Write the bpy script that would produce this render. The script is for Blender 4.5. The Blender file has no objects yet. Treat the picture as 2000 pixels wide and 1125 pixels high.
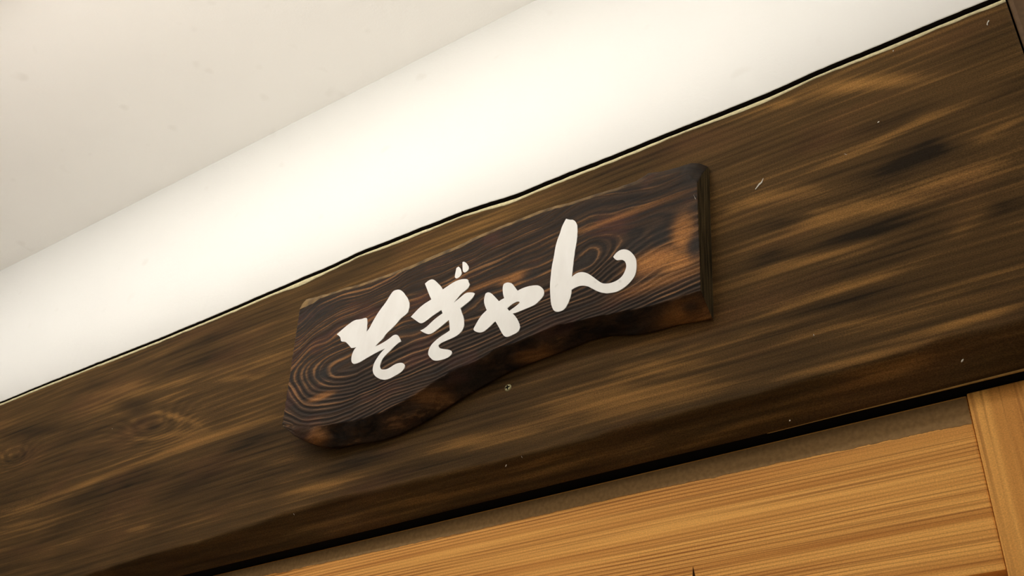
import bpy, bmesh, math, random
import numpy as np
from mathutils import Vector, Matrix, noise, geometry

# ---------------------------------------------------------------- camera, world, exposure
scene = bpy.context.scene
COL = scene.collection
CAM_LOC = (0.0, -0.62, 1.58)
# columns: camera right, camera up, camera back, in world axes (x along the beam, y into the wall, z up)
CAM_ROT = Matrix(((0.8272739, 0.2947163, 0.4782887),
                  (0.5595083, -0.5090112, -0.6541086),
                  (0.0506778, 0.8087335, -0.5859879)))
cam_data = bpy.data.cameras.new('camera')
cam_data.sensor_width = 36.0
cam_data.lens = 2081.34 / 2000 * 36.0
cam_data.clip_start = 0.01
cam = bpy.data.objects.new('camera', cam_data)
cam.matrix_world = Matrix.Translation(CAM_LOC) @ CAM_ROT.to_4x4()
COL.objects.link(cam)
scene.camera = cam
world = bpy.data.worlds.new('room_air')
scene.world = world
world.use_nodes = True
world.node_tree.nodes['Background'].inputs[0].default_value = (1.0, 0.93, 0.82, 1)
world.node_tree.nodes['Background'].inputs[1].default_value = 0.32
scene.view_settings.view_transform = 'Standard'
scene.view_settings.look = 'None'
scene.view_settings.exposure = -0.13
scene.view_settings.gamma = 1.0
scene.view_settings.use_curve_mapping = False
TUBE_STRENGTH = 21.5
LAMP_MAIN = (-0.86, -0.46, 2.46, 1.6)      # x, y, z of the tube, length
FILL_BOWL = (-0.5, -1.0, 1.95)
FILL_WATTS = 11.5

# ---------------------------------------------------------------- measured outlines (millimetres on the sign, metres on the beam)
CHAR_SO = [(-160.9, 154.4), (-155.1, 157.7), (-148.8, 160.9), (-140.1, 164.1), (-131.7, 161.9), (-125.5, 161.9), (-123.4, 159.6), (-122.3, 152), (-121.7, 144.6), (-119, 146.8), (-115.7, 153.9), (-110.4, 162.5), (-106.2, 167.3), (-101.9, 172), (-98.8, 177.3), (-95.6, 181.6), (-92.3, 182.1), (-87.1, 180.7), (-82.7, 176.8), (-78.7, 171.1), (-74.5, 165), (-72, 158.4), (-72.1, 153.3), (-73, 149.5), (-75.9, 147.5), (-81.5, 145.4), (-84.7, 141.4), (-90.1, 137.7), (-97, 133.4), (-99.6, 129.3), (-103.6, 127.1), (-107.6, 123.7), (-102, 124.1), (-95.8, 125.5), (-90.6, 127.4), (-87.2, 129.2), (-83.9, 128.9), (-81, 127), (-78.2, 122.3), (-76.6, 119.1), (-79.7, 118.4), (-83.6, 116.2), (-87.5, 113.5), (-91.3, 110.9), (-95.2, 108.2), (-97.7, 104.1), (-98.5, 99.5), (-97, 96.2), (-94.6, 94.7), (-89.7, 93.5), (-85.6, 94.2), (-80.6, 96), (-76.5, 96.1), (-72.1, 95.1), (-69.3, 93), (-67.8, 90.2), (-69.4, 86.4), (-74.7, 84.3), (-81.7, 82.6), (-86.9, 82.3), (-91.2, 83.1), (-96.9, 85.9), (-102.4, 90.2), (-105.7, 95), (-106.8, 99.2), (-106.4, 104.3), (-103.9, 108.9), (-100.8, 112.8), (-97.9, 115.4), (-95, 117.4), (-98.7, 117.1), (-105.1, 116.2), (-112.4, 114.5), (-119.8, 112.9), (-125.1, 111.5), (-131.2, 111.6), (-133.8, 113.7), (-135.7, 116.8), (-136.2, 121.9), (-135.4, 125.7), (-133.8, 129.2), (-131.6, 130.5), (-135.8, 130.9), (-138.8, 131.8), (-140.3, 134.1), (-144.6, 138.8), (-148.1, 142.2), (-153, 143.5), (-154.2, 146), (-155.7, 150.1)]
CHAR_GI = [(-56.4, 176.2), (-52.7, 178.4), (-48.3, 178.5), (-44.6, 175.7), (-40.1, 170.2), (-36.3, 165.6), (-34.2, 161.4), (-30, 162.8), (-24.8, 164.6), (-19.5, 165.7), (-14.1, 165.5), (-8.7, 164), (-5.5, 162), (-5.1, 159.5), (-3.2, 156.1), (-4.2, 152.8), (-7.4, 150.9), (-11.5, 149.2), (-14.9, 146.2), (-17.8, 143.6), (-19.2, 141.8), (-15.2, 143.7), (-11.2, 145.9), (-7.1, 147.8), (-2.9, 147.1), (2, 145), (3.5, 143.3), (1.9, 140.2), (-1, 137.6), (-5.9, 135.3), (-11.4, 132.8), (-9.4, 127.8), (-7, 121.9), (-5.6, 116.4), (-5.6, 110.4), (-7.8, 106.7), (-12.2, 104.1), (-18.3, 103.2), (-25.5, 102.7), (-30.2, 102), (-32.1, 100.2), (-30.7, 97.2), (-25.7, 94.7), (-20.3, 92.5), (-17, 90.4), (-15.9, 88.2), (-16.5, 85.9), (-19.9, 84.1), (-25.5, 83.9), (-31.8, 84.7), (-36.2, 86.5), (-39.8, 90.3), (-42.4, 94), (-42.9, 96.7), (-42.3, 100.4), (-39.9, 104.2), (-35.5, 107.2), (-29.5, 109.8), (-24.4, 111.1), (-20.9, 112.5), (-21.6, 116.7), (-22.3, 121), (-23.2, 124.4), (-26.7, 122.5), (-31.7, 120.1), (-36.7, 117.7), (-41.3, 116), (-45.1, 116.4), (-49.2, 119), (-55.2, 123.8), (-51.5, 124.1), (-47.4, 125.8), (-43.4, 128.6), (-38.3, 131.6), (-31.2, 134.3), (-33.2, 138.6), (-37.9, 137.1), (-43.1, 135.3), (-48.2, 132.8), (-52.9, 131.3), (-56.3, 131.9), (-61.9, 137), (-68.5, 143.2), (-64.3, 146.7), (-59.2, 150.3), (-54, 152.7), (-49.7, 153.8), (-46.3, 154.8), (-48.7, 159.4), (-51.7, 165.8), (-54, 171)]
DAKUTEN_A = [(-21.5, 171.5), (-21.1, 176.2), (-20.5, 180.8), (-18.4, 181.5), (-16, 179.1), (-13.8, 173.4), (-14.1, 170.3), (-16.6, 168.5), (-19.2, 168.2), (-21, 169.9)]
DAKUTEN_B = [(-14.1, 184.9), (-12.6, 185.1), (-9.3, 182), (-6.5, 177.1), (-5.9, 174.2), (-7.8, 172.2), (-10.4, 171.6), (-12.5, 173.5), (-13.5, 178.7)]
CHAR_YA = [(5.5, 106.1), (7.1, 108.9), (9.9, 113.5), (13.3, 117.6), (18, 120.6), (15.7, 125.8), (14.2, 130.7), (14.3, 135.7), (15.3, 139.2), (17.8, 139.8), (21.1, 137.7), (24.5, 133.6), (27.3, 129.8), (30.4, 125.6), (33.1, 126.5), (35.8, 126.9), (34.7, 130.3), (33.7, 135), (33.4, 140.2), (34.5, 142.6), (37.5, 143), (40.7, 141.6), (43.6, 139.3), (46, 135.3), (49.5, 129.8), (53.6, 130.6), (58.4, 130.7), (63.2, 130.1), (68.6, 128.7), (71.7, 126.9), (74.8, 123.5), (76.7, 119.5), (76.7, 116.4), (75.2, 113.4), (72.3, 111.4), (68.9, 108.9), (64.3, 108.2), (58.4, 107.8), (53.6, 107.4), (48.9, 107.2), (45.7, 107.7), (48.5, 104), (51.1, 99.5), (53.2, 94.7), (54.2, 90.8), (53.5, 88.4), (51.9, 86.6), (47.8, 85.8), (44.3, 85.2), (40.7, 85.5), (38.1, 87.5), (35.5, 91.7), (32.7, 97.4), (29.9, 102.5), (28.1, 105.6), (26.1, 104.4), (23.2, 102.3), (19.6, 100.2), (16.1, 98.7), (11.7, 99.4), (7.7, 102), (5.3, 104.3)]
YA_HOLE = [(39.7, 114.9), (42.3, 116.5), (45.8, 118), (49.4, 118.6), (52, 117.6), (52.3, 116.3), (50.2, 114.9), (47.3, 113.5), (44.4, 112.4), (42, 111.4)]
CHAR_N = [(94.5, 186.2), (96.5, 189.4), (100.5, 186.5), (103.7, 185.4), (106.5, 181.7), (108.1, 176.5), (108.2, 169.4), (107.8, 160.8), (106.1, 150.7), (105, 140.6), (104.3, 132.3), (103.6, 124.3), (107, 126.1), (110.5, 126.4), (114.9, 125), (119.3, 121.8), (123.6, 117.1), (127.9, 111.9), (132.1, 107.3), (135.5, 105.6), (139.6, 104.5), (144.6, 104.5), (148.8, 105.9), (151.7, 108.4), (153.8, 112.6), (154.7, 115.5), (154.1, 119.8), (152.3, 122.8), (149.8, 124.2), (146.5, 124.8), (144.4, 126.8), (142.7, 129.7), (144.8, 132.6), (149.1, 134.5), (153.2, 133.7), (157.4, 130.7), (161, 125.4), (163.4, 119.8), (163.8, 114.2), (163.4, 107.2), (161, 101.8), (156.9, 98), (151.9, 95.4), (146.2, 93.9), (140.4, 94.6), (134.6, 96.5), (128.8, 100.2), (123.7, 104.8), (119.4, 108.9), (115.1, 111.3), (110.8, 112.4), (106.4, 112), (103.7, 111.1), (103.5, 107.5), (102.3, 103), (100.2, 97.8), (97.3, 93.9), (93.8, 93.3), (90.4, 93.6), (86.8, 96.2), (84.8, 101.4), (83.8, 105.4), (83.1, 112.1), (82.3, 123.6), (82.7, 131), (83.4, 142.2), (85.4, 153.1), (86.4, 162.4), (88.5, 170.5), (90.6, 175.2), (92.3, 182)]
TOP_FRONT = [(-221.6, 205.4), (-204.9, 206.5), (-194.4, 209.7), (-176.9, 208.2), (-159.8, 207.3), (-144, 204.7), (-125.5, 204.1), (-106.7, 203.3), (-78.2, 202.6), (-46.6, 204.1), (-19.8, 204.1), (1, 206.9), (23.2, 208), (44.4, 208.1), (69, 208.3), (85.1, 206.7), (98.3, 204.5), (120.6, 202.9), (147.2, 200.3), (164.9, 198.6), (177, 201), (190.2, 197.2), (203.6, 193.8), (212.6, 188), (219.6, 174.9)]
CREASE = [(-213.1, 70.9), (-186.7, 63.9), (-158.1, 54.8), (-121.8, 50.3), (-88.2, 49.9), (-64.2, 54.5), (-49.6, 58.4), (-32, 64.5), (-16.2, 69.4), (11.4, 72.2), (31.4, 77.5), (64.4, 78.9), (90, 81), (115, 78.5), (142.9, 74.8), (169.9, 71.2), (195.9, 69.2), (216.6, 70.2)]
AXIS = [(-164.8, 111.9), (-126.2, 108.6), (-79, 117.5), (-32.8, 119.9), (16.7, 124.7), (69.2, 130.1), (119.2, 136.8)]
NAIL_FLECK = [(21.4, 74), (217.4, 161.2)]
WANE = [(-1.1101, 1.9457), (-0.9848, 1.9587), (-0.8754, 1.9636), (-0.795, 1.9636), (-0.7355, 1.9662), (-0.6894, 1.9693), (-0.634, 1.9714), (-0.5807, 1.9684), (-0.5306, 1.9679), (-0.4603, 1.9657), (-0.3952, 1.964), (-0.3284, 1.9664), (-0.2667, 1.9649), (-0.2394, 1.9643), (-0.2118, 1.9662), (-0.1803, 1.9662), (-0.149, 1.9659), (-0.1221, 1.9673), (-0.1073, 1.9696), (-0.0897, 1.9686), (-0.0746, 1.9667), (-0.0594, 1.9666)]
SCREW = [(-0.4511, 2.0322)]
FLECKS = [(-0.2175, 2.151), (-0.0282, 2.2256), (-0.0976, 2.2356), (-0.1335, 2.2404), (-0.1195, 2.169), (-0.1476, 2.1493), (-0.2555, 2.1436), (-0.1907, 1.9989), (-0.2148, 1.9378), (-0.0996, 1.9498), (-0.6791, 1.9662), (-1.0022, 2.1372), (-0.448, 1.9596), (-0.4331, 1.9636)]
LIGHT_STREAKS = [[(-0.1856, 2.1445), (-0.1287, 2.1491), (-0.0895, 2.1557), (-0.0458, 2.1562)], [(-0.1591, 2.2263), (-0.1043, 2.2058), (-0.0772, 2.194)], [(-0.2335, 2.0282), (-0.1908, 2.0296), (-0.1516, 2.0288)], [(-0.2611, 2.0175), (-0.2, 2.015), (-0.1489, 2.0126)], [(-0.235, 1.9717), (-0.1761, 1.9706), (-0.1214, 1.971)], [(-0.1206, 1.976), (-0.088, 1.977), (-0.057, 1.9777)], [(-0.1773, 1.9617), (-0.1431, 1.9605), (-0.1131, 1.9629)], [(-1.1399, 2.0711), (-1.0109, 2.0743), (-0.9027, 2.0793), (-0.773, 2.082), (-0.6879, 2.0762)], [(-0.7376, 2.0293), (-0.6766, 2.0253)], [(-1.0967, 2.2026), (-0.9022, 2.1707), (-0.734, 2.1549)], [(-0.8391, 2.1522), (-0.774, 2.1392), (-0.7238, 2.1425)], [(-0.359, 2.0157), (-0.2968, 2.0152)], [(-0.3319, 2.0077), (-0.2641, 2.0028)], [(-0.4457, 2.0098), (-0.3728, 2.0035), (-0.3061, 1.9978)], [(-0.396, 1.9916), (-0.328, 1.9841), (-0.2459, 1.9799)], [(-0.9679, 2.1399), (-0.9233, 2.1357), (-0.8661, 2.1127), (-0.8371, 2.0959)], [(-0.9566, 2.1113), (-0.8945, 2.1016), (-0.8445, 2.0948)], [(-0.9279, 1.998), (-0.8843, 1.9976)], [(-0.7011, 1.991), (-0.643, 1.9857), (-0.5949, 1.9846)], [(-0.2509, 2.1336), (-0.2331, 2.1366), (-0.2117, 2.1351)], [(-0.6482, 2.2178), (-0.5817, 2.2216), (-0.4591, 2.2286), (-0.375, 2.2287)], [(-0.2027, 2.229), (-0.1767, 2.224)], [(-0.0677, 2.1167), (-0.0249, 2.1248)], [(-0.2138, 2.1127), (-0.1584, 2.1041)], [(-0.5396, 1.9957), (-0.4643, 1.9864), (-0.3958, 1.9847)], [(-0.2354, 2.1344), (-0.2109, 2.1343), (-0.1603, 2.1251)], [(-0.232, 2.0924), (-0.1785, 2.0968), (-0.1443, 2.095), (-0.0764, 2.0748)], [(-0.2519, 2.0647), (-0.2091, 2.0659), (-0.1685, 2.0624), (-0.1266, 2.0601)], [(-0.1846, 2.0305), (-0.1206, 2.0299)], [(-0.1174, 2.0929), (-0.0723, 2.0922), (-0.0351, 2.0899)], [(-0.0926, 2.0463), (-0.0547, 2.0607)], [(-0.2323, 2.0016), (-0.1793, 2.0016), (-0.1305, 1.9968)], [(-0.2535, 2.2312), (-0.1763, 2.2268), (-0.1185, 2.2183)]]
DARK_STREAKS = [[(-0.1319, 2.1273), (-0.0948, 2.1249), (-0.0613, 2.1136)], [(-0.1506, 2.1626), (-0.1074, 2.1623), (-0.0696, 2.1638)], [(-1.0173, 2.1734), (-0.9376, 2.1512)], [(-0.9531, 2.1244), (-0.8981, 2.1119)], [(-1.2472, 2.1923), (-1.0783, 2.1625)], [(-1.2117, 2.1476), (-1.1491, 2.1462)], [(-0.6715, 2.0022), (-0.5519, 2.0037)], [(-0.1977, 2.0715), (-0.1401, 2.0721), (-0.0848, 2.0813)], [(-0.2379, 2.0774), (-0.1967, 2.0808)], [(-0.8925, 2.0301), (-0.7612, 2.0393)], [(-1.0932, 2.055), (-0.9043, 2.0618)], [(-0.1016, 2.1282), (-0.0724, 2.129)], [(-0.0723, 2.0575), (-0.0388, 2.0609)], [(-0.1992, 2.1753), (-0.1448, 2.176)], [(-0.1413, 2.1155), (-0.1105, 2.1198), (-0.0822, 2.1228)], [(-0.2228, 2.1063), (-0.1739, 2.1058)], [(-0.1627, 2.0719), (-0.1041, 2.0711), (-0.0489, 2.0745)], [(-0.2235, 2.0119), (-0.1701, 2.0157), (-0.1142, 2.0129)], [(-0.8036, 2.0609), (-0.7112, 2.0601)], [(-0.6419, 1.9805), (-0.5488, 1.9811), (-0.4636, 1.977)]]
EYES = [(-0.9264, 2.1212), (-1.192, 2.1498)]
TOPLINE = [(-1.2788, 2.2491), (-1.1698, 2.2493), (-1.0875, 2.248), (-0.973, 2.2465), (-0.8683, 2.2467), (-0.7604, 2.2491), (-0.697, 2.2501), (-0.6544, 2.2527), (-0.5858, 2.2513), (-0.5181, 2.2501), (-0.4541, 2.2436), (-0.4252, 2.2441), (-0.3483, 2.2436), (-0.277, 2.2432), (-0.2014, 2.2427), (-0.1482, 2.2452), (-0.0981, 2.2454), (-0.0429, 2.2461), (-0.0185, 2.2458)]
TOP_EDGE = [(-220.5, -17.5, 219.9), (-200.5, -18.5, 216.6), (-182, -18.5, 214.4), (-164.8, -18.5, 213.9), (-148.8, -18.5, 211.2), (-130.2, -18.5, 210.6), (-111.2, -18.5, 209.7), (-82.6, -18.5, 209.3), (-50.7, -18.5, 211.1), (-23.6, -18.5, 211.4), (-2.7, -18.5, 213.8), (19.7, -18.5, 214.6), (41.1, -18.5, 214.6), (65.9, -18.5, 214.9), (82.2, -18.5, 213.2), (95.5, -18.5, 210.8), (117.9, -18.5, 209.3), (144.8, -18.5, 206.6), (162.6, -18.5, 205.8), (174.9, -18.5, 209.3), (188.2, -18.5, 205.1), (200.9, -16.5, 205.1), (210.5, -12, 208.9), (216.1, -7, 210), (221.4, -2, 207.6)]
BOTTOM = [(-210, -21.5, 67), (-196.6, -19, 55.6), (-186.5, -16, 49.7), (-171.7, -12, 43.1), (-156.6, -9, 38.7), (-135.2, -6, 37.8), (-111.3, -4, 35), (-97.2, -2, 35.1), (-81.7, -2, 36.2), (-56.9, -2, 41.2), (-34.9, -2, 47.8), (-18.5, -2, 53.3), (-1.7, -2, 58), (31.9, -2, 66.2), (64.9, -2, 68.6), (88.1, -2, 69.7), (109.4, -2, 71.8), (127.8, -2, 70.2), (151.7, -2, 63.3), (169.1, -2, 61), (186.2, -2, 60.9), (215.8, -2, 56.6)]
STREAK_AMP = {0: (0.9, 0.005), 1: (1.0, 0.007), 4: (0.9, 0.003), 5: (1.0, 0.003), 6: (0.8, 0.003), 7: (0.9, 0.004), 9: (0.5, 0.010), 13: (0.5, 0.010), 14: (0.5, 0.010), 20: (0.45, 0.012), 24: (0.5, 0.008), 25: (0.8, 0.007), 26: (0.9, 0.007), 27: (0.9, 0.005), 28: (0.9, 0.004), 29: (0.8, 0.006), 30: (0.7, 0.007), 31: (0.6, 0.003), 32: (0.5, 0.008)}
# patches of bare brown wood and of deep char on the board: u, v, radius u, radius v, amount
WARM = [(180, 112, 24, 11, 1.0), (205, 128, 10, 20, 0.9), (200, 103, 18, 8, 1.0), (44, 146, 16, 5, 0.8), (15, 150, 30, 3, 0.5), (-168, 88, 16, 4, 0.8), (198, 60, 22, 8, 0.8), (60, 70, 18, 4, 0.5), (-40, 55, 16, 6, 0.45), (150, 170, 60, 3, 0.5), (185, 90, 40, 6, 0.45), (-170, 48, 14, 6, 0.6)]
DARK = [(216, 195, 12, 22, 0.8), (184, 135, 9, 11, 0.9), (214, 113, 8, 13, 0.9), (164, 134, 14, 9, 0.7), (-172, 113, 15, 8, 0.8), (62, 142, 10, 9, 0.7), (112, 135, 14, 9, 0.6), (-200, 192, 30, 12, 0.7), (0, 64, 16, 8, 0.8), (204, 64, 8, 3, 0.8), (150, 65, 8, 4, 0.7)]


# ---------------------------------------------------------------- helpers
def tag(o, label=None, cat=None, group=None, kind=None):
    if label: o['label'] = label
    if cat: o['category'] = cat
    if group: o['group'] = group
    if kind: o['kind'] = kind
    return o

def empty(name, loc):
    o = bpy.data.objects.new(name, None)
    o.location = loc
    o.empty_display_size = 0.02
    COL.objects.link(o)
    return o

def mesh_obj(name, verts, faces, mats, parent=None, smooth=False, attrs=None, fmat=None):
    me = bpy.data.meshes.new(name)
    me.from_pydata([tuple(v) for v in verts], [], faces)
    for m in (mats if isinstance(mats, (list, tuple)) else [mats]):
        me.materials.append(m)
    if fmat is not None:
        me.polygons.foreach_set('material_index', fmat)
    if smooth:
        me.polygons.foreach_set('use_smooth', [True] * len(me.polygons))
    for k, arr in (attrs or {}).items():
        a = me.attributes.new(k, 'FLOAT', 'POINT')
        a.data.foreach_set('value', np.asarray(arr, dtype=np.float32))
    me.update()
    o = bpy.data.objects.new(name, me)
    COL.objects.link(o)
    if parent: o.parent = parent
    return o

def box(name, lo, hi, mat, parent=None, bevel=0.0, off=(0, 0, 0)):
    bm = bmesh.new()
    bmesh.ops.create_cube(bm, size=1.0)
    for v in bm.verts:
        v.co = Vector([(lo[i] + hi[i]) / 2 + v.co[i] * (hi[i] - lo[i]) - off[i] for i in range(3)])
    if bevel:
        bmesh.ops.bevel(bm, geom=list(bm.edges), offset=bevel, segments=2, profile=0.6, affect='EDGES')
    me = bpy.data.meshes.new(name)
    bm.to_mesh(me); bm.free()
    me.materials.append(mat)
    o = bpy.data.objects.new(name, me)
    COL.objects.link(o)
    if parent: o.parent = parent
    return o

def interp(pts, x, k=1):
    a = np.array(pts)
    return np.interp(x, a[:, 0], a[:, k])

def nz(x, y, z=0.0):
    return noise.noise(Vector((x, y, z)))

# ---------------------------------------------------------------- materials
class N:
    def __init__(self, name):
        self.m = bpy.data.materials.new(name)
        self.m.use_nodes = True
        self.t = self.m.node_tree
        self.b = self.t.nodes['Principled BSDF']
    def link(self, a, b): self.t.links.new(a, b)
    def _in(self, sock, v):
        if v is None: return
        if hasattr(v, 'is_linked') or hasattr(v, 'links'): self.link(v, sock)
        else: sock.default_value = v
    def coord(self, kind='Object'):
        return self.t.nodes.new('ShaderNodeTexCoord').outputs[kind]
    def mapping(self, vec, scale=(1, 1, 1), loc=(0, 0, 0), rot=(0, 0, 0)):
        n = self.t.nodes.new('ShaderNodeMapping')
        self.link(vec, n.inputs[0])
        n.inputs['Scale'].default_value = scale
        n.inputs['Location'].default_value = loc
        n.inputs['Rotation'].default_value = rot
        return n.outputs[0]
    def noise(self, vec, scale, detail=2.0, rough=0.5, dist=0.0):
        n = self.t.nodes.new('ShaderNodeTexNoise')
        self.link(vec, n.inputs['Vector'])
        n.inputs['Scale'].default_value = scale
        n.inputs['Detail'].default_value = detail
        n.inputs['Roughness'].default_value = rough
        n.inputs['Distortion'].default_value = dist
        return n.outputs['Fac']
    def math(self, op, a, b=None, c=None, clamp=False):
        n = self.t.nodes.new('ShaderNodeMath')
        n.operation = op; n.use_clamp = clamp
        for i, v in enumerate((a, b, c)): self._in(n.inputs[i], v)
        return n.outputs[0]
    def rng(self, v, a, b, c=0.0, d=1.0, smooth=False):
        n = self.t.nodes.new('ShaderNodeMapRange')
        if smooth: n.interpolation_type = 'SMOOTHSTEP'
        self.link(v, n.inputs[0])
        for i, q in enumerate((a, b, c, d)): n.inputs[1 + i].default_value = q
        return n.outputs[0]
    def attr(self, name):
        n = self.t.nodes.new('ShaderNodeAttribute')
        n.attribute_name = name
        return n.outputs['Fac']
    def mix(self, f, a, b, mode='MIX'):
        n = self.t.nodes.new('ShaderNodeMix')
        n.data_type = 'RGBA'; n.blend_type = mode
        self._in(n.inputs[0], f)
        for s, v in ((n.inputs[6], a), (n.inputs[7], b)):
            if isinstance(v, tuple): s.default_value = v + (1,) if len(v) == 3 else v
            else: self.link(v, s)
        return n.outputs[2]
    def grey(self, v):
        n = self.t.nodes.new('ShaderNodeCombineColor')
        for i in range(3): self.link(v, n.inputs[i])
        return n.outputs[0]
    def bump(self, h, strength, dist):
        n = self.t.nodes.new('ShaderNodeBump')
        n.inputs['Strength'].default_value = strength
        n.inputs['Distance'].default_value = dist
        self.link(h, n.inputs['Height'])
        self.link(n.outputs[0], self.b.inputs['Normal'])
    def done(self, col, rough=0.6, spec=0.3):
        self._in(self.b.inputs['Base Color'], col if not isinstance(col, tuple) else col + (1,))
        self._in(self.b.inputs['Roughness'], rough)
        self.b.inputs['Specular IOR Level'].default_value = spec
        return self.m

def lin(r, g, b, k=1.0):
    f = lambda c: (c / 255 / 12.92) if c <= 10.3 else ((c / 255 + 0.055) / 1.055) ** 2.4
    return (f(r) * k, f(g) * k, f(b) * k)

def plaster(name, col, spot, depth):
    n = N(name); c = n.coord()
    big = n.noise(c, 5.0, 4)
    fine = n.noise(c, 420.0, 3, 0.65)
    sp = n.rng(n.noise(c, 34.0, 1), 0.70, 0.80)
    col_ = n.mix(n.math('MULTIPLY', n.rng(big, 0.35, 0.7), 0.5), col, tuple(x * 0.95 for x in col))
    col_ = n.mix(n.math('MULTIPLY', sp, spot), col_, (0.42, 0.36, 0.27))
    n.bump(n.math('ADD', n.math('MULTIPLY', fine, 0.5), n.math('MULTIPLY', n.noise(c, 60.0, 2), 0.8)), 0.25, depth)
    return n.done(col_, 0.95, 0.1)

def plain(name, col, rough=0.6, spec=0.3, metal=0.0):
    n = N(name)
    n.b.inputs['Metallic'].default_value = metal
    c = n.coord()
    k = n.rng(n.noise(c, 300.0, 3), 0.3, 0.7, 0.82, 1.12)
    return n.done(n.mix(1.0, col, n.grey(k), 'MULTIPLY'), rough, spec)

def pores(n, c, amount=0.22):
    """fine short pores of the wood surface"""
    a = n.noise(n.mapping(c, (0.7, 1, 1)), 1250.0, 3, 0.75)
    return n.rng(a, 0.28, 0.72, 1 - amount, 1 + amount)

def door_wood(name, axis):
    """warm straight-grained cedar; axis 0 = grain runs along x, 2 = along z"""
    n = N(name); c = n.coord()
    if axis == 0: s1, s2, s3 = (1.2, 30, 150), (2.2, 30, 520), (1.0, 5, 22)
    else: s1, s2, s3 = (60, 30, 1.6), (210, 30, 3.0), (14, 5, 1.0)
    g1 = n.noise(n.mapping(c, s1), 1.0, 3, 0.55, 0.3)
    g2 = n.noise(n.mapping(c, s2), 1.0, 2, 0.6)
    g3 = n.noise(n.mapping(c, s3), 1.0, 2)
    col = n.mix(n.rng(g1, 0.22, 0.72), lin(186, 122, 54), lin(246, 184, 98))
    col = n.mix(n.math('MULTIPLY', n.rng(g2, 0.52, 0.68, 0, 1, True), 0.55), col, lin(128, 72, 26))
    col = n.mix(n.math('MULTIPLY', n.rng(g3, 0.5, 0.75), 0.4), col, lin(184, 112, 50))
    sep = n.t.nodes.new('ShaderNodeSeparateXYZ')
    n.link(c, sep.inputs[0])
    across = sep.outputs[2] if axis == 0 else sep.outputs[0]
    bend = n.noise(n.mapping(c, (2.5, 4, 9) if axis == 0 else (9, 4, 2.5)), 1.0, 2)
    lines = n.math('SINE', n.math('ADD', n.math('MULTIPLY', across, 6.2832 / (0.0027 if axis == 0 else 0.006)), n.math('MULTIPLY', bend, 22.0)))
    vis = n.rng(n.noise(n.mapping(c, (4, 10, 60) if axis == 0 else (60, 10, 4)), 1.0, 2), 0.35, 0.62)
    lines = n.math('MULTIPLY', n.rng(lines, 0.1, 1.0, 0, 1, True), n.math('MULTIPLY', vis, 0.68))
    col = n.mix(lines, col, lin(126, 68, 24))
    col = n.mix(1.0, col, n.grey(pores(n, c, 0.22)), 'MULTIPLY')
    n.bump(g2, 0.3, 0.0006)
    return n.done(col, 0.6, 0.12)

def beam_wood():
    n = N('dark_stained_beam_wood'); c = n.coord()
    ph = n.attr('phase'); st = n.attr('streak')
    along = n.mapping(c, (4.0, 20, 60))
    broad = n.noise(along, 1.0, 4, 0.6, 0.4)
    cloud = n.noise(n.mapping(c, (5.0, 8, 16)), 1.0, 3, 0.6, 0.2)
    wob = n.math('MULTIPLY', n.noise(n.mapping(c, (6, 6, 24)), 1.0, 3), 1.6)
    ring = n.math('SINE', n.math('MULTIPLY', n.math('ADD', ph, wob), 6.2832))
    ring = n.rng(ring, -1, 1)
    fineline = n.noise(n.mapping(c, (5.0, 40, 420)), 1.0, 2, 0.6)
    v = n.math('ADD', n.math('MULTIPLY', n.rng(broad, 0.3, 0.72), 0.42), n.math('MULTIPLY', n.rng(cloud, 0.3, 0.7), 0.30))
    v = n.math('ADD', v, n.math('MULTIPLY', ring, 0.12))
    v = n.math('ADD', v, n.math('MULTIPLY', n.math('SUBTRACT', fineline, 0.5), 0.6))
    v = n.math('ADD', v, n.math('SUBTRACT', n.math('MULTIPLY', st, 0.48), 0.03), None, True)
    col = n.mix(n.rng(v, 0.0, 0.55), lin(32, 23, 11), lin(82, 60, 31))
    col = n.mix(n.rng(v, 0.5, 1.0), col, lin(138, 100, 52))
    red = n.rng(n.noise(n.mapping(c, (9, 9, 26), (3, 1, 2)), 1.0, 2), 0.52, 0.72)
    col = n.mix(n.math('MULTIPLY', red, 0.20), col, lin(104, 68, 42))
    col = n.mix(1.0, col, n.grey(pores(n, c, 0.52)), 'MULTIPLY')
    n.bump(n.math('ADD', fineline, n.math('MULTIPLY', ring, 0.3)), 0.35, 0.0006)
    return n.done(col, 0.72, 0.07)

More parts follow.
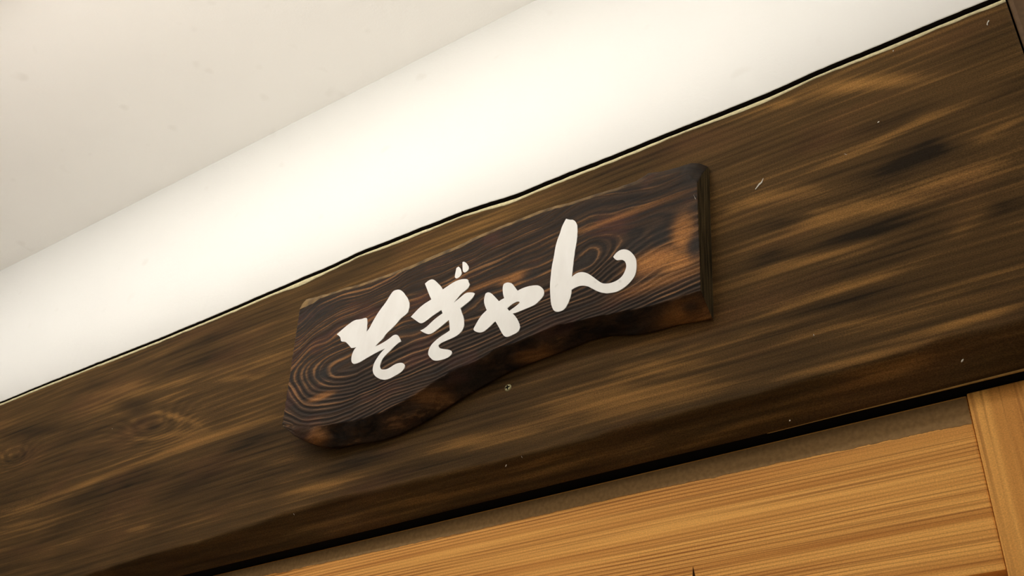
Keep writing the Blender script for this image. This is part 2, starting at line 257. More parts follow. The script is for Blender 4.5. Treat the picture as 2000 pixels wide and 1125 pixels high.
def sign_wood():
    n = N('charred_cedar'); c = n.coord()
    ph = n.attr('phase'); warm = n.attr('warm'); dark = n.attr('dark'); face = n.attr('face')
    wob = n.math('MULTIPLY', n.noise(n.mapping(c, (16, 30, 60)), 1.0, 2), 0.5)
    pw = n.math('ADD', ph, wob)
    comb = n.t.nodes.new('ShaderNodeCombineXYZ')
    n.link(pw, comb.inputs[0])
    irr = n.rng(n.noise(comb.outputs[0], 1.15, 2, 0.6), 0.34, 0.66)
    sine = n.rng(n.math('SINE', n.math('MULTIPLY', pw, 6.2832)), -0.8, 1.0)
    ring = n.math('MULTIPLY', n.math('ADD', n.math('MULTIPLY', sine, 0.6), n.math('MULTIPLY', irr, 0.55)), n.math('ADD', n.math('MULTIPLY', irr, 0.6), 0.4))
    ring = n.math('MULTIPLY', ring, face)
    fine = n.noise(n.mapping(c, (14, 60, 520)), 1.0, 2, 0.6)
    mask = n.rng(n.noise(n.mapping(c, (10, 20, 20)), 1.0, 3, 0.6), 0.36, 0.68)
    mott = n.rng(n.noise(n.mapping(c, (26, 60, 60)), 1.0, 4, 0.65, 0.4), 0.36, 0.78)
    v = n.math('MULTIPLY', ring, n.math('ADD', n.math('MULTIPLY', mask, 0.60), 0.45))
    v = n.math('ADD', v, n.math('MULTIPLY', n.math('SUBTRACT', fine, 0.5), n.math('ADD', 0.12, n.math('MULTIPLY', face, 0.30))))
    v = n.math('ADD', v, n.math('MULTIPLY', mott, n.math('SUBTRACT', 0.85, n.math('MULTIPLY', face, 0.75))), None, True)
    col = n.mix(n.rng(v, 0.08, 0.75), lin(27, 21, 17), lin(72, 52, 34))
    col = n.mix(n.rng(v, 0.5, 1.0), col, lin(138, 98, 60))
    col = n.mix(n.math('MULTIPLY', warm, 0.9), col, n.mix(n.math('ADD', n.math('MULTIPLY', ring, 0.18), n.rng(fine, 0.3, 0.85)), lin(108, 70, 38), lin(186, 126, 64)))
    col = n.mix(dark, col, lin(34, 30, 27))
    col = n.mix(n.math('MULTIPLY', n.attr('edge'), 0.6), col, lin(150, 120, 76))  # paler top edge, a painted highlight
    red = n.rng(n.noise(n.mapping(c, (22, 20, 40), (1, 4, 2)), 1.0, 2), 0.55, 0.72)
    col = n.mix(n.math('MULTIPLY', red, 0.20), col, lin(104, 54, 44))
    col = n.mix(1.0, col, n.grey(pores(n, c, 0.45)), 'MULTIPLY')
    n.bump(n.math('ADD', n.math('MULTIPLY', ring, 0.6), fine), 0.5, 0.0007)
    return n.done(col, 0.6, 0.10)

def end_grain():
    n = N('charred_end_grain'); c = n.coord()
    g = n.noise(n.mapping(c, (20, 900, 26)), 1.0, 2, 0.5, 0.2)
    col = n.mix(n.rng(g, 0.35, 0.7), lin(34, 30, 22), lin(112, 96, 66))
    col = n.mix(1.0, col, n.grey(pores(n, c, 0.3)), 'MULTIPLY')
    n.bump(g, 0.5, 0.001)
    return n.done(col, 0.7, 0.08)

def white_paint():
    n = N('white_brush_paint'); c = n.coord()
    a = n.noise(n.mapping(c, (90, 10, 30), (0, 0, 0), (0, 0.5, 0)), 1.0, 3, 0.6)
    b = n.rng(n.noise(c, 130.0, 1), 0.74, 0.82)
    col = n.mix(n.rng(a, 0.35, 0.7), (0.745, 0.725, 0.69), (0.79, 0.775, 0.745))
    col = n.mix(n.math('MULTIPLY', b, 0.35), col, (0.45, 0.43, 0.40))
    n.bump(a, 0.2, 0.0004)
    return n.done(col, 0.6, 0.3)

M_WALL = plaster('white_plaster', (0.8, 0.79, 0.76), 0.10, 0.0008)
M_CEIL = plaster('cream_ceiling', (0.93, 0.91, 0.87), 0.10, 0.0010)
M_BEAM = beam_wood()
M_PALE = plain('pale_bare_wood', lin(196, 184, 146), 0.8, 0.1)
M_HIGHLIGHT = plain('painted_highlight', lin(170, 140, 82), 0.7, 0.1)
M_SIGN = sign_wood()
M_END = end_grain()
M_PAINT = white_paint()
M_RAIL = door_wood('cedar_rail', 0)
M_STILE = door_wood('cedar_stile', 2)
M_POST = plain('dark_post_wood', lin(84, 62, 38), 0.6, 0.2)
M_FLOOR = plain('pale_bounce_floor', lin(205, 186, 158), 0.6, 0.3)  # unseen floor, colour lightened to bounce light up to ceiling and beam
M_GAP_SHADE = plain('dark_joint_shade', lin(22, 18, 14), 0.9, 0.05)
M_SCREW = plain('tarnished_brass', lin(150, 142, 104), 0.45, 0.4, 0.6)
M_BLACK_SHADE = plain('black_shade', lin(14, 12, 10), 0.9, 0.05)
M_FLECK = plain('white_fleck', (0.72, 0.68, 0.58), 0.8, 0.1)
M_DULL_SHADE = plain('dull_shaded_brown', lin(142, 112, 74), 0.8, 0.05)
M_SLIT = plain('dark_slit', lin(52, 30, 14), 0.9, 0.05)
M_METAL = plain('white_enamel', (0.8, 0.8, 0.78), 0.4, 0.4)
nt = N('tube_glow')
nt.b.inputs['Base Color'].default_value = (0.9, 0.9, 0.9, 1)
nt.b.inputs['Emission Color'].default_value = (1.0, 0.97, 0.92, 1)
nt.b.inputs['Emission Strength'].default_value = TUBE_STRENGTH
M_TUBE = nt.m

# ---------------------------------------------------------------- room shell
CEIL_Z = 2.522
XL, XR = -2.0, 1.3
tag(box('ceiling', (XL - 0.6, -3.2, CEIL_Z), (XR + 0.6, 0.12, CEIL_Z + 0.06), M_CEIL),
    'cream plaster ceiling meeting the white wall strip', 'ceiling', None, 'structure')
tag(box('floor', (XL - 0.6, -3.2, -0.06), (XR + 0.6, 0.3, 0.0), M_FLOOR), 'pale wooden floor, lightened to bounce light upward', 'floor', None, 'structure')

def top_z(x):
    return interp(TOPLINE, x) + 0.0006 * nz(x * 30, 1.3) + 0.0003 * nz(x * 110, 4.1)

def gap_h(x):
    return np.interp(x, [-1.28, -1.12, -1.0, -0.75, -0.5, 0.0], [0.0002, 0.0004, 0.0009, 0.0017, 0.0023, 0.0028])

# white wall strip above the beam: lower edge follows the beam with a thin open joint
BX0, BX1 = -1.97, -0.0125
xs = np.linspace(XL - 0.6, BX1 + 0.11, 700)
v, f = [], []
for x in xs:
    zt = top_z(x) + gap_h(x) + 0.0004 * nz(x * 160, 8.0)
    yf = -0.0012 + 0.0006 * nz(x * 5, 2.0)
    v += [(x, 0.011, zt + 0.0008), (x, yf + 0.0008, zt), (x, yf, zt + 0.001), (x, -0.0012, zt + 0.06), (x, -0.0012, CEIL_Z), (x, 0.011, CEIL_Z)]
for i in range(len(xs) - 1):
    for k in range(5):
        a = i * 6 + k
        f.append((a, a + 6, a + 7, a + 1))
w = mesh_obj('wall_back', v, f, [M_WALL, M_GAP_SHADE], None, True, None, [1 if q % 5 == 0 else 0 for q in range(len(f))])  # underside faces dark, the open joint's shade put into their colour
tag(w, 'white plaster wall strip between dark beam and cream ceiling', 'wall', None, 'structure')
joint_shade = box('joint_shade_backing', (XL - 0.6, 0.0115, 2.235), (BX1 + 0.11, 0.10, CEIL_Z), M_GAP_SHADE, w)
tag(box('wall_right', (0.102, -0.0012, 0.0), (XR + 0.6, 0.1, CEIL_Z), M_WALL), 'white plaster wall beyond the dark corner post', 'wall', None, 'structure')
tag(box('wall_left', (XL - 0.6, -0.0012, 0.0), (XL - 0.075, 0.1, 2.235), M_WALL), 'white plaster wall past the far post', 'wall', None, 'structure')

# ---------------------------------------------------------------- lintel beam
beam = empty('lintel_beam', (-0.99, 0.0, 1.9455))
tag(beam, 'long dark-stained wooden lintel beam carrying the sign, above the door', 'beam')
BO = np.array(beam.location)
NX = 760
bx = np.linspace(BX0, BX1, NX)
NF, NW = 90, 9
ARRIS_Y, ARRIS_Z = 0.022, 1.9455
rows = []
for x in bx:
    zt = float(top_z(x))
    zw = float(interp(WANE, x)) + 0.0014 * nz(x * 28, 5.0) + 0.0010 * nz(x * 75, 9.0) + 0.0006 * nz(x * 190, 2.0)
    col = [(x, 0.07, zt), (x, 0.0030, zt), (x, 0.0012, zt - 0.0022), (x, 0.0, zt - 0.0060)]
    for k in range(1, NF + 1):
        t = k / NF
        z = (zt - 0.0060) * (1 - t) + zw * t
        y = 0.0005 * nz(x * 4, z * 16, 3.0) * math.sin(math.pi * t)
        col.append((x, y, z))
    az = ARRIS_Z + 0.0007 * nz(x * 9, 2.2)
    for k in range(1, NW + 1):
        t = k / NW
        lump = 0.0014 * nz(x * 22, t * 2.0, 7.0) * math.sin(math.pi * t)
        y = ARRIS_Y * (0.25 * t + 0.75 * t ** 0.9) - lump
        col.append((x, y, zw + (az - zw) * t - lump * 0.5))
    col += [(x, 0.07, az)]
    rows.append(col)
NR = len(rows[0])
P = np.array(rows).reshape(-1, 3)
faces = []
for i in range(NX - 1):
    for k in range(NR - 1):
        a = i * NR + k
        faces.append((a, a + 1, a + NR + 1, a + NR))
    faces.append((i * NR + NR - 1, i * NR, (i + 1) * NR, (i + 1) * NR + NR - 1))
faces.append(tuple(range(NR)))
faces.append(tuple(range((NX - 1) * NR + NR - 1, (NX - 1) * NR - 1, -1)))

def poly_dist(x, z, pts, wz, taper):
    """soft stroke weight around a polyline, squeezed across the grain"""
    best = np.zeros_like(x)
    tot = sum(math.hypot(b[0] - a[0], b[1] - a[1]) for a, b in zip(pts[:-1], pts[1:]))
    run = 0.0
    for a, b in zip(pts[:-1], pts[1:]):
        L = math.hypot(b[0] - a[0], b[1] - a[1])
        dx, dz = (b[0] - a[0]) / L, (b[1] - a[1]) / L
        s = np.clip((x - a[0]) * dx + (z - a[1]) * dz, 0, L)
        ex = np.maximum(np.abs((x - a[0]) * dx + (z - a[1]) * dz - L / 2) - L / 2, 0)
        d = np.abs(-(x - a[0]) * dz + (z - a[1]) * dx)
        g = (run + s) / tot
        end = np.clip(np.minimum(g, 1 - g) / taper, 0, 1) * 0.75 + 0.25
        best = np.maximum(best, np.exp(-(d / wz) ** 2 - (ex / 0.012) ** 2) * end)
        run += L
    return best

X, Zc = P[:, 0], P[:, 2]
streak = np.zeros(len(P))
for i, q in enumerate(LIGHT_STREAKS):
    amp = STREAK_AMP.get(i, (0.6, 0.0035))
    streak += amp[0] * poly_dist(X, Zc, q, amp[1], 0.3)
for q in DARK_STREAKS:
    streak -= 0.55 * poly_dist(X, Zc, q, 0.008, 0.4)
warp = np.array([nz(a * 2.2, b * 6, 1.0) * 0.9 + nz(a * 6, b * 22, 4.0) * 0.35 for a, b in zip(X, Zc)])
phase = Zc / 0.0075 + warp * 1.6
for (ex, ez), sx, sz, am in zip(EYES, (0.055, 0.035), (0.020, 0.016), (4.2, 3.0)):
    gsn = np.exp(-((X - ex) / sx) ** 2 - ((Zc - ez + 0.22 * (X - ex)) / sz) ** 2)
    phase += am * gsn
    streak += 0.35 * gsn * np.sin(gsn * 16)
fmat = [0] * len(faces)
for i in range(NX - 1): fmat[i * NR + NR - 2] = 1  # underside painted black in place of the shade over the door
mesh_obj('timber', P - BO, faces, [M_BEAM, M_BLACK_SHADE], beam, True, {'phase': phase, 'streak': streak}, fmat)

# pale unstained arris along the top edge of the beam
v, f = [], []
ex_ = np.linspace(BX0, BX1, 900)
for x in ex_:
    zt = float(top_z(x))
    wd = 0.0058 + 0.0018 * nz(x * 16, 6.0) + 0.0008 * nz(x * 70, 3.0) + (0.003 * math.exp(-((x + 0.735) / 0.02) ** 2))
    wd = max(wd, 0.0014)
    v += [(x, 0.0031, zt + 0.0003), (x, 0.0006, zt - 0.0020), (x, -0.0004, zt - max(wd, 0.0035)), (x, 0.002, zt - max(wd, 0.0035) - 0.0003)]
for i in range(len(ex_) - 1):
    for k in range(3):
        a = i * 4 + k
        f.append((a, a + 1, a + 5, a + 4))
pe = mesh_obj('pale_edge', np.array(v) - BO, f, M_PALE, beam, True)
pe['label'] = 'pale unstained top edge of the beam'

# light caught on the beam's lower arris, painted as a pale strip
v, f = [], []
wx = np.linspace(-0.24, BX1 - 0.001, 140)
for x in wx:
    tp = min(1.0, ((x + 0.24) / 0.2) ** 1.6)
    hgt = 0.0009 * tp
    az = ARRIS_Z + 0.0007 * nz(x * 9, 2.2)
    v += [(x, ARRIS_Y - hgt - 0.0003 * tp, az + hgt), (x, ARRIS_Y - 0.0003 * tp, az - 0.0003 * tp), (x, ARRIS_Y + 0.0008, az - 0.0002 * tp)]
for i in range(len(wx) - 1):
    for k in range(2):
        a = i * 3 + k
        f.append((a, a + 1, a + 4, a + 3))
we = mesh_obj('highlight_edge', np.array(v) - BO, f, M_HIGHLIGHT, beam, True)
we['label'] = 'painted highlight on the lower edge of the beam'

# flecks of white paint and splinters caught on the beam
rnd = random.Random(4)
def fleck(name, pts, y, r, parent, origin):
    vv, ff = [], []
    for (x, z), rr in zip(pts, r):
        vv += [(x - rr * 0.5, y, z + rr * 0.9), (x + rr * 0.5, y, z - rr * 0.9), (x, y - rr * 0.8, z)]
    for i in range(len(pts) - 1):
        a = i * 3
        ff += [(a, a + 3, a + 5, a + 2), (a + 2, a + 5, a + 4, a + 1), (a + 1, a + 4, a + 3, a)]
    ff += [(0, 2, 1), (len(pts) * 3 - 3, len(pts) * 3 - 2, len(pts) * 3 - 1)]
    return mesh_obj(name, np.array(vv) - origin, ff, M_FLECK, parent)
fx, fz = FLECKS[0]
q = fleck('paint_fleck', [(fx - 0.0035, fz - 0.0040), (fx, fz - 0.0004), (fx + 0.0022, fz + 0.0008), (fx + 0.0040, fz + 0.0042)], -0.0005, [0.0003, 0.0008, 0.0007, 0.0002], beam, BO)
q['label'] = 'white paint fleck'
fx, fz = FLECKS[1]
fleck('paint_fleck', [(fx - 0.0010, fz - 0.0022), (fx - 0.0004, fz), (fx + 0.0010, fz + 0.0018)], -0.0005, [0.0008, 0.0004, 0.0006], beam, BO)
for fx, fz in FLECKS[2:]:
    a = rnd.uniform(0.3, 2.6); L = rnd.uniform(0.0005, 0.0013)
    fleck('dust_fleck', [(fx - L * math.cos(a), fz - L * math.sin(a)), (fx, fz), (fx + L * math.cos(a), fz + L * math.sin(a))], -0.0005, [0.0002, 0.0006, 0.0002], beam, BO)

# ---------------------------------------------------------------- posts
post = empty('corner_post', (0.0455, 0.0, 0.0))
tag(post, 'dark wooden post at the nearer end of the beam', 'post')
box('post_timber', (-0.0112, -0.0035, 0.0), (0.1005, 0.09, CEIL_Z - 0.001), M_POST, post, 0.0035, post.location)
post2 = empty('corner_post', (-2.025, 0.0, 0.0))
tag(post2, 'dark wooden post at the far end of the beam', 'post')
box('post_timber', (-2.074, -0.0035, 0.0), (-1.9715, 0.09, 2.244), M_POST, post2, 0.0035, post2.location)

# ---------------------------------------------------------------- sliding doors below the beam
def door(name, x0, x1, yo, label, marks):
    d = empty(name, ((x0 + x1) / 2, yo + 0.0340, 0.004))
    tag(d, label, 'door', None, 'structure')
    o = d.location
    zt = 1.9445
    SW = 0.0946
    for a, b in ((x0, x0 + SW), (x1 - SW, x1)):
        box('stile', (a, yo + 0.0315, 0.004), (b, yo + 0.064, zt), M_STILE, d, 0.0012, o)
    a, b = x0 + SW + 0.0005, x1 - SW - 0.0005
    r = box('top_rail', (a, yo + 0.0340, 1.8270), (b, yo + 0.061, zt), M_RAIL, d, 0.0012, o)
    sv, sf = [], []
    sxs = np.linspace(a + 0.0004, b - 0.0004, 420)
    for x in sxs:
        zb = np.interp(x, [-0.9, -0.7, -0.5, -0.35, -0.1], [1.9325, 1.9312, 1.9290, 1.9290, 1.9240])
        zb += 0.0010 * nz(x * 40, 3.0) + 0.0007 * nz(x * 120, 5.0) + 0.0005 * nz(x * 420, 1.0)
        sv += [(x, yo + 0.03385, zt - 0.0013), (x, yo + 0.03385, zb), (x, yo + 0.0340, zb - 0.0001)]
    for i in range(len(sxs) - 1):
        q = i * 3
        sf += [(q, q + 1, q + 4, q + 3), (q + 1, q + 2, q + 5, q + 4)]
    stp = mesh_obj('dull_shade_strip', np.array(sv) - np.array(o), sf, M_DULL_SHADE, r)  # duller wood with part of the beam's shadow put into its colour
    stp['label'] = 'dull brown strip along the rail top with beam shade painted in'
    for mx in marks:
        s = mesh_obj('joint_slit', [Vector(p) - o for p in ((mx - 0.0024, yo + 0.0338, 1.8325), (mx + 0.0010, yo + 0.0338, 1.832), (mx + 0.0004, yo + 0.0338, 1.857), (mx - 0.0010, yo + 0.0338, 1.8647), (mx - 0.0018, yo + 0.0338, 1.8555))], [(0, 1, 2, 3, 4)], M_SLIT)
        s.parent = r
    box('middle_rail', (a, yo + 0.0340, 0.92), (b, yo + 0.061, 1.03), M_RAIL, d, 0.0012, o)
    box('bottom_rail', (a, yo + 0.0340, 0.004), (b, yo + 0.061, 0.16), M_RAIL, d, 0.0012, o)
    for z0, z1 in ((0.161, 0.919), (1.031, 1.8260)):
        nb = 4
        for i in range(nb):
            p0 = a + (b - a) * i / nb + 0.0008; p1 = a + (b - a) * (i + 1) / nb - 0.0008
            box('panel_board', (p0, yo + 0.0435, z0), (p1, yo + 0.0545, z1), M_STILE, d, 0.0015, o)
    return d
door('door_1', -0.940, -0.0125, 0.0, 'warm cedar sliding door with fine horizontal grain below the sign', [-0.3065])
door('door_2', -1.965, -0.9425, 0.0, 'warm cedar sliding door further along under the beam', [])

# ---------------------------------------------------------------- the sign
SX, SY, SZ = -0.48, 0.0, 1.98
sign = empty('wooden_sign', (SX + 0.0, SY, SZ))
tag(sign, 'dark charred-wood sign board with live edges and white brushed hiragana lettering', 'sign')
T = 22.0
NC, NFR, NWR = 520, 190, 16
S = np.linspace(0, 1, NC)
def along(pts, s, k):
    a = np.array(pts)
    return np.interp(a[0, 0] + (a[-1, 0] - a[0, 0]) * s, a[:, 0], a[:, k])
def ends(pts): return pts[0][0], pts[-1][0]
ax = np.array(AXIS)
def axis_z(u): return np.interp(u, ax[:, 0], ax[:, 1])
def ring_phase(u, v):
    """growth-ring count: rings close round the heart of the log at both ends of the axis"""
    nrm = v - axis_z(np.clip(u, ax[0, 0], ax[-1, 0]))
    nrm = nrm - np.where(u > 130, (u - 130) * 0.04, 0)
    el = np.maximum(-150 - u, 0)
    er = np.maximum(u - 118, 0)
    e = 0.62 * el + 34 * (1 - np.exp(-er / 30))
    d = np.sqrt(nrm ** 2 + e ** 2)
    # fade between the spacings so that rings stay closed
    m = 0.5 + 0.5 * np.tanh(nrm / 8)
    k = (1 - m) / 7.0 + m / 9.0
    return (d * k) ** 1.2
cols, ph, wm, dk = [], [], [], []
for s in S:
    tx, tfz = along(TOP_FRONT, s, 0), 0
    xf0, xf1 = ends(TOP_FRONT); tfx = xf0 + (xf1 - xf0) * s; tfz = along(TOP_FRONT, s, 1)
    xe0, xe1 = ends(TOP_EDGE); tex = xe0 + (xe1 - xe0) * s; tey = along(TOP_EDGE, s, 1); tez = along(TOP_EDGE, s, 2)
    xc0, xc1 = ends(CREASE); cx = xc0 + (xc1 - xc0) * s; cz = along(CREASE, s, 1)
    xb0, xb1 = ends(BOTTOM); bxx = xb0 + (xb1 - xb0) * s; by = along(BOTTOM, s, 1); bz = along(BOTTOM, s, 2)
    cz += 1.0 * nz(cx * 0.05, 2.0) + 0.5 * nz(cx * 0.2, 6.0)
    tez += 0.5 * nz(tex * 0.15, 3.0); tfz += 0.5 * nz(tfx * 0.15, 3.0)
    col = [(bxx, 0.0, min(bz + 2.5, cz))]
    for k in range(NWR):
        t = k / NWR
        x = bxx + (cx - bxx) * t; y = by + (-T - by) * t; z = bz + (cz - bz) * t
        hump = math.sin(math.pi * t) * (1.2 + 2.2 * nz(x * 0.045, t * 1.5, 1.0) + 1.1 * nz(x * 0.13, t * 3, 5.0))
        hump += math.sin(math.pi * t) * 3.0 * math.exp(-((x + 172) / 11) ** 2) - math.sin(math.pi * t) * 2.6 * math.exp(-((x + 146) / 9) ** 2)
        col.append((x, y - hump * 0.55, z - hump * 0.55))
    for k in range(NFR + 1):
        t = k / NFR
        col.append((cx + (tfx - cx) * t, -T, cz + (tfz - cz) * t))
    col.append(((tfx + tex) / 2, (-T + tey) / 2 - 0.9, (tfz + tez) / 2 + 0.3))
    col.append((tex, tey, tez))
    col.append((tex, 0.0, tez - 1.0))
    cols.append(col)
NR = len(cols[0])
Q = np.array(cols).reshape(-1, 3)
U, V = Q[:, 0].copy(), Q[:, 2].copy()
wr = np.array([nz(a * 0.013, b * 0.03, 2.0) * 0.75 + nz(a * 0.035, b * 0.05, 6.0) * 0.30 for a, b in zip(U, V)])
left = np.clip((-185 - U) / 40 + 0.4, 0, 1) * np.clip((V - 118) / 30, 0, 1)
ph = ring_phase(U, V) + wr * 1.7 + left * 0.7 * np.sin(U * 0.11)
def blob(pts):
    w_ = np.zeros(len(U))
    for (a, b, ru, rv, am) in pts:
        w_ = np.maximum(w_, am * np.exp(-(((U - a) / ru) ** 2 + ((V - b) / rv) ** 2) ** 1.6))
    return w_
warm = blob(WARM)
dark = blob(DARK)
rowid = np.tile(np.arange(NR), NC)
edge = np.where((rowid >= NR - 4) & (U < 185), 0.75 + 0.5 * np.sin(U * 0.31) * np.sin(U * 0.083 + 1), 0.0)
edge = np.clip(edge, 0, 1) * np.clip((180 - U) / 90, 0.0, 1)  # light caught along the top edge, put into the colour
isface = np.tile(np.array([0] + [0] * NWR + [1] * (NFR + 1) + [0] * 3), NC)
r = 0.5 + 0.5 * np.sin(2 * np.pi * ph)
Q[:, 1] -= isface * 0.55 * r * (1 - 0.7 * warm) * (1 - 0.6 * dark)
faces, fm = [], []
for i in range(NC - 1):
    for k in range(NR - 1):
        a = i * NR + k
        faces.append((a, a + NR, a + NR + 1, a + 1)); fm.append(0)
    faces.append((i * NR, i * NR + NR - 1, (i + 1) * NR + NR - 1, (i + 1) * NR)); fm.append(0)
faces.append(tuple(range(NR))); fm.append(1)
e = (NC - 1) * NR
faces.append(tuple(range(e + NR - 1, e - 1, -1))); fm.append(1)
board = mesh_obj('board', Q / 1000.0, faces, [M_SIGN, M_END], sign, False, {'phase': ph, 'warm': warm, 'dark': dark, 'face': isface, 'edge': edge}, fm)
sm = np.ones(len(faces), dtype=bool); sm[-2:] = False
board.data.polygons.foreach_set('use_smooth', sm)
board['label'] = 'charred cedar board with raised grain'

# white brushed lettering, one raised film of paint per stroke group
def paint(name, loops, label, parent):
    vecs = [[Vector((a, b, 0)) for a, b in lp] for lp in loops]
    tris = geometry.tessellate_polygon(vecs)
    flat = [p for lp in loops for p in lp]
    n = len(flat)
    vv = [(a, -T - 0.95, b) for a, b in flat] + [(a, -T + 0.6, b) for a, b in flat]
    ff = [tuple(t) for t in tris]
    base = 0
    for lp in loops:
        m = len(lp)
        for i in range(m):
            a, b = base + i, base + (i + 1) % m
            ff.append((a, b, b + n, a + n))
        base += m
    o = mesh_obj(name, np.array(vv) / 1000.0, ff, M_PAINT, parent)
    bm = bmesh.new(); bm.from_mesh(o.data)
    bmesh.ops.recalc_face_normals(bm, faces=bm.faces)
    bm.to_mesh(o.data); bm.free()
    if label: o['label'] = label
    return o
def smooth_loop(p, it=1):
    p = [tuple(q) for q in p]
    for _ in range(it):
        out = []
        n = len(p)
        for i in range(n):
            a, b, c = np.array(p[i - 1]), np.array(p[i]), np.array(p[(i + 1) % n])
            d1, d2 = b - a, c - b
            cs = float(d1 @ d2) / (np.linalg.norm(d1) * np.linalg.norm(d2) + 1e-9)
            if cs > 0.55:
                out += [tuple(b - 0.25 * d1), tuple(b + 0.25 * d2)]
            else:
                out.append(tuple(b))
        p = out
    return p
paint('lettering', [smooth_loop(CHAR_SO, 2)], 'white brushed hiragana character so', sign)
g = paint('lettering', [smooth_loop(CHAR_GI, 2)], 'white brushed hiragana character gi', sign)
for dd in (DAKUTEN_A, DAKUTEN_B):
    paint('dakuten_dot', [smooth_loop(dd, 2)], None, g)
paint('lettering', [smooth_loop(CHAR_YA, 2), smooth_loop(YA_HOLE, 2)], 'white brushed small hiragana character ya', sign)
paint('lettering', [smooth_loop(CHAR_N, 2)], 'white brushed hiragana character n', sign)

# nail head and a paint fleck on the board
def disc_head(name, x, y, z, r, h, mat, parent, origin, seg=20):
    vv, ff = [], []
    prof = [(r, 0.0), (r, -h * 0.4), (r * 0.75, -h * 0.9), (0.0, -h)]
    for rr, dy in prof[:-1]:
        for i in range(seg):
            a = 2 * math.pi * i / seg
            vv.append((x + rr * math.cos(a), y + dy, z + rr * math.sin(a)))
    vv.append((x, y - h, z))
    for k in range(2):
        for i in range(seg):
            a, b = k * seg + i, k * seg + (i + 1) % seg
            ff.append((a, b, b + seg, a + seg))
    for i in range(seg):
        ff.append((2 * seg + i, 2 * seg + (i + 1) % seg, 3 * seg))
    ff.append(tuple(range(seg)))
    return mesh_obj(name, np.array(vv) - np.array(origin), ff, mat, parent, False)
nx_, nz_ = NAIL_FLECK[0]
nh = disc_head('nail_head', nx_ / 1000, -0.0150, nz_ / 1000, 0.0013, 0.0022, M_SCREW, sign, (0, 0, 0), 12)
nx_, nz_ = NAIL_FLECK[1]
fleck('paint_fleck', [((nx_ - 1.4) / 1000, (nz_ + 2.4) / 1000), ((nx_ - 0.6) / 1000, nz_ / 1000), (nx_ / 1000, (nz_ - 2.6) / 1000)], -0.0226, [0.0005, 0.0005, 0.0008], sign, np.zeros(3))

# ---------------------------------------------------------------- screw under the sign
sx_, sz_ = SCREW[0]
screw = empty('wood_screw', (sx_, 0.0, sz_))
tag(screw, 'small tarnished cross-head screw driven into the beam below the sign', 'screw')
hd = disc_head('screw_head', 0, 0.0006, 0, 0.0033, 0.0014, M_SCREW, screw, (0, 0, 0), 28)
cr = []
for a in (0.12, 0.12 + math.pi / 2):
    c_, s_ = math.cos(a), math.sin(a)
    L, W_ = 0.0021, 0.00055
    cr.append([(c_ * L - s_ * W_, s_ * L + c_ * W_), (-c_ * L - s_ * W_, -s_ * L + c_ * W_), (-c_ * L + s_ * W_, -s_ * L - c_ * W_), (c_ * L + s_ * W_, s_ * L - c_ * W_)])
vv, ff = [], []
for i, qd in enumerate(cr):
    b0 = len(vv)
    vv += [(a, -0.00095, b) for a, b in qd] + [(a, 0.0004, b) for a, b in qd]
    ff += [(b0, b0 + 1, b0 + 2, b0 + 3)] + [(b0 + k, b0 + (k + 1) % 4, b0 + 4 + (k + 1) % 4, b0 + 4 + k) for k in range(4)]
mesh_obj('cross_slot_shade', vv, ff, M_BLACK_SHADE, hd)  # solid black cross, the slot's shade put into its colour

# ---------------------------------------------------------------- ceiling tube lamps, in front of the wall and outside the picture
HOOD = 0.02
def tube_lamp(LX, LY, LZ, LL, label):
    lamp = empty('tube_lamp', (LX, LY, CEIL_Z))
    tag(lamp, label, 'lamp')
    o = lamp.location
    box('housing', (LX - LL / 2 - 0.03, LY - 0.018, LZ + 0.016), (LX + LL / 2 + 0.03, LY + 0.018, LZ + 0.055), M_METAL, lamp, 0.001, o)
    for xx in (LX - LL * 0.35, LX + LL * 0.35):
        box('stem', (xx - 0.006, LY - 0.006, LZ + 0.0555), (xx + 0.006, LY + 0.006, CEIL_Z - 0.0005), M_METAL, lamp, 0.001, o)
    for sgn in (-1, 1):
        xx = LX + sgn * (LL / 2 + 0.012)
        box('tube_holder', (xx - 0.011, LY - 0.016, LZ - 0.018), (xx + 0.011, LY + 0.016, LZ + 0.0155), M_METAL, lamp, 0.002, o)
        vv = []
        for xe in (LX - LL / 2 - 0.03, LX + LL / 2 + 0.03):
            for yy, zz in ((0.0185, 0.022), (0.060, HOOD), (0.060, HOOD + 0.001), (0.0185, 0.023)):
                vv.append((xe - o[0], sgn * yy, LZ + zz - o[2]))
        mesh_obj('reflector', vv, [(0, 1, 5, 4), (1, 2, 6, 5), (2, 3, 7, 6), (3, 0, 4, 7), (0, 3, 2, 1), (4, 5, 6, 7)], M_METAL, lamp)
    vv, ff = [], []
    sg = 20
    for i in range(2):
        for k in range(sg):
            a = 2 * math.pi * k / sg
            vv.append(((i - 0.5) * LL, 0.0135 * math.cos(a), LZ + 0.0135 * math.sin(a) - o[2]))
    for k in range(sg):
        ff.append((k, (k + 1) % sg, sg + (k + 1) % sg, sg + k))
    mesh_obj('tube', vv, ff, M_TUBE, lamp, True)
tube_lamp(*LAMP_MAIN, 'white batten lamp with a long glowing tube close to the sign wall')

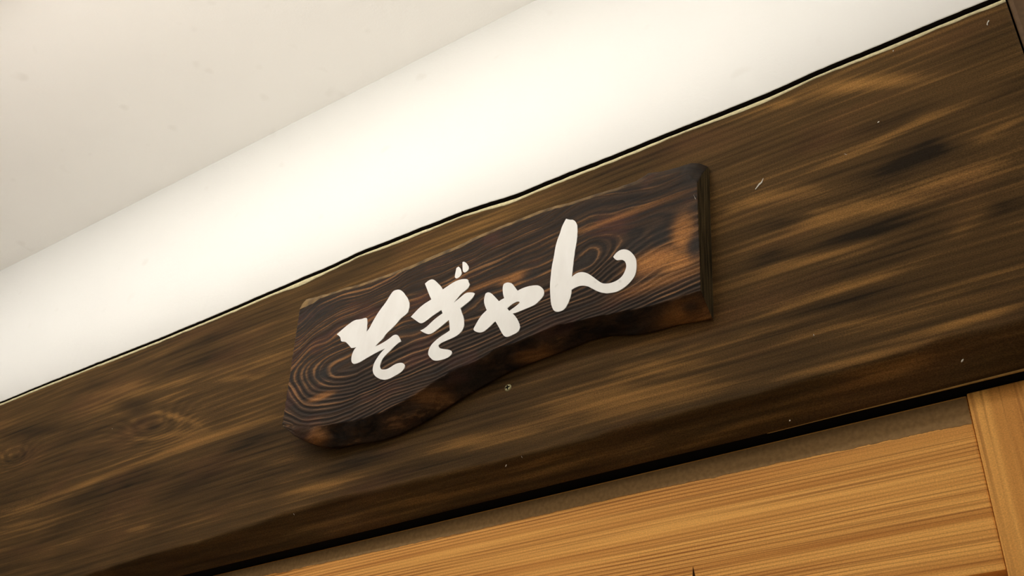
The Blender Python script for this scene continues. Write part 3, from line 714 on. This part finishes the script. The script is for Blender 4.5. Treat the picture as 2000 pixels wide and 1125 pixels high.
# added unseen bowl uplighter with its cords, put in to brighten the ceiling
BX_, BY_, BZ_ = FILL_BOWL
bowl = empty('added_uplighter', (BX_, BY_, CEIL_Z))
tag(bowl, 'added unseen white bowl lamp that brightens the ceiling from below', 'lamp')
prof = [(0.0, -0.09), (0.07, -0.085), (0.13, -0.06), (0.165, -0.02), (0.175, 0.0), (0.171, 0.0), (0.160, -0.018), (0.125, -0.055), (0.067, -0.079), (0.0, -0.083)]
sg = 40
vv, ff = [], []
for rr, zz in prof:
    for k in range(sg):
        a = 2 * math.pi * k / sg
        vv.append((max(rr, 0.001) * math.cos(a), max(rr, 0.001) * math.sin(a), BZ_ + zz - CEIL_Z))
for p in range(len(prof) - 1):
    for k in range(sg):
        ff.append((p * sg + k, p * sg + (k + 1) % sg, (p + 1) * sg + (k + 1) % sg, (p + 1) * sg + k))
mesh_obj('added_bowl', vv, ff, M_METAL, bowl, True)
for k in range(3):
    a = 2 * math.pi * k / 3 + 0.4
    p0 = Vector((0.172 * math.cos(a), 0.172 * math.sin(a), BZ_ - 0.004 - CEIL_Z)); p1 = Vector((0.012 * math.cos(a), 0.012 * math.sin(a), -0.01))
    w_ = Vector((-math.sin(a), math.cos(a), 0)) * 0.0012
    u_ = Vector((0, 0, 0.0012)) + Vector((math.cos(a), math.sin(a), 0)) * 0.001
    vv = [p0 - w_ - u_, p0 + w_ - u_, p0 + w_ + u_, p0 - w_ + u_, p1 - w_ - u_, p1 + w_ - u_, p1 + w_ + u_, p1 - w_ + u_]
    mesh_obj('added_hanger_cord', vv, [(0, 1, 5, 4), (1, 2, 6, 5), (2, 3, 7, 6), (3, 0, 4, 7), (0, 3, 2, 1), (4, 5, 6, 7)], M_METAL, bowl)
box('added_ceiling_rose', (BX_ - 0.04, BY_ - 0.04, CEIL_Z - 0.02), (BX_ + 0.04, BY_ + 0.04, CEIL_Z - 0.0005), M_METAL, bowl, 0.008, bowl.location)
ld = bpy.data.lights.new('fill_light', 'AREA')
ld.shape = 'DISK'; ld.size = 0.22; ld.energy = FILL_WATTS; ld.color = (1.0, 0.95, 0.86)
lo = bpy.data.objects.new('fill_light', ld)
COL.objects.link(lo)
lo.parent = bowl
lo.location = (0, 0, BZ_ - 0.03 - CEIL_Z)
lo.rotation_euler = (math.pi, 0, 0)
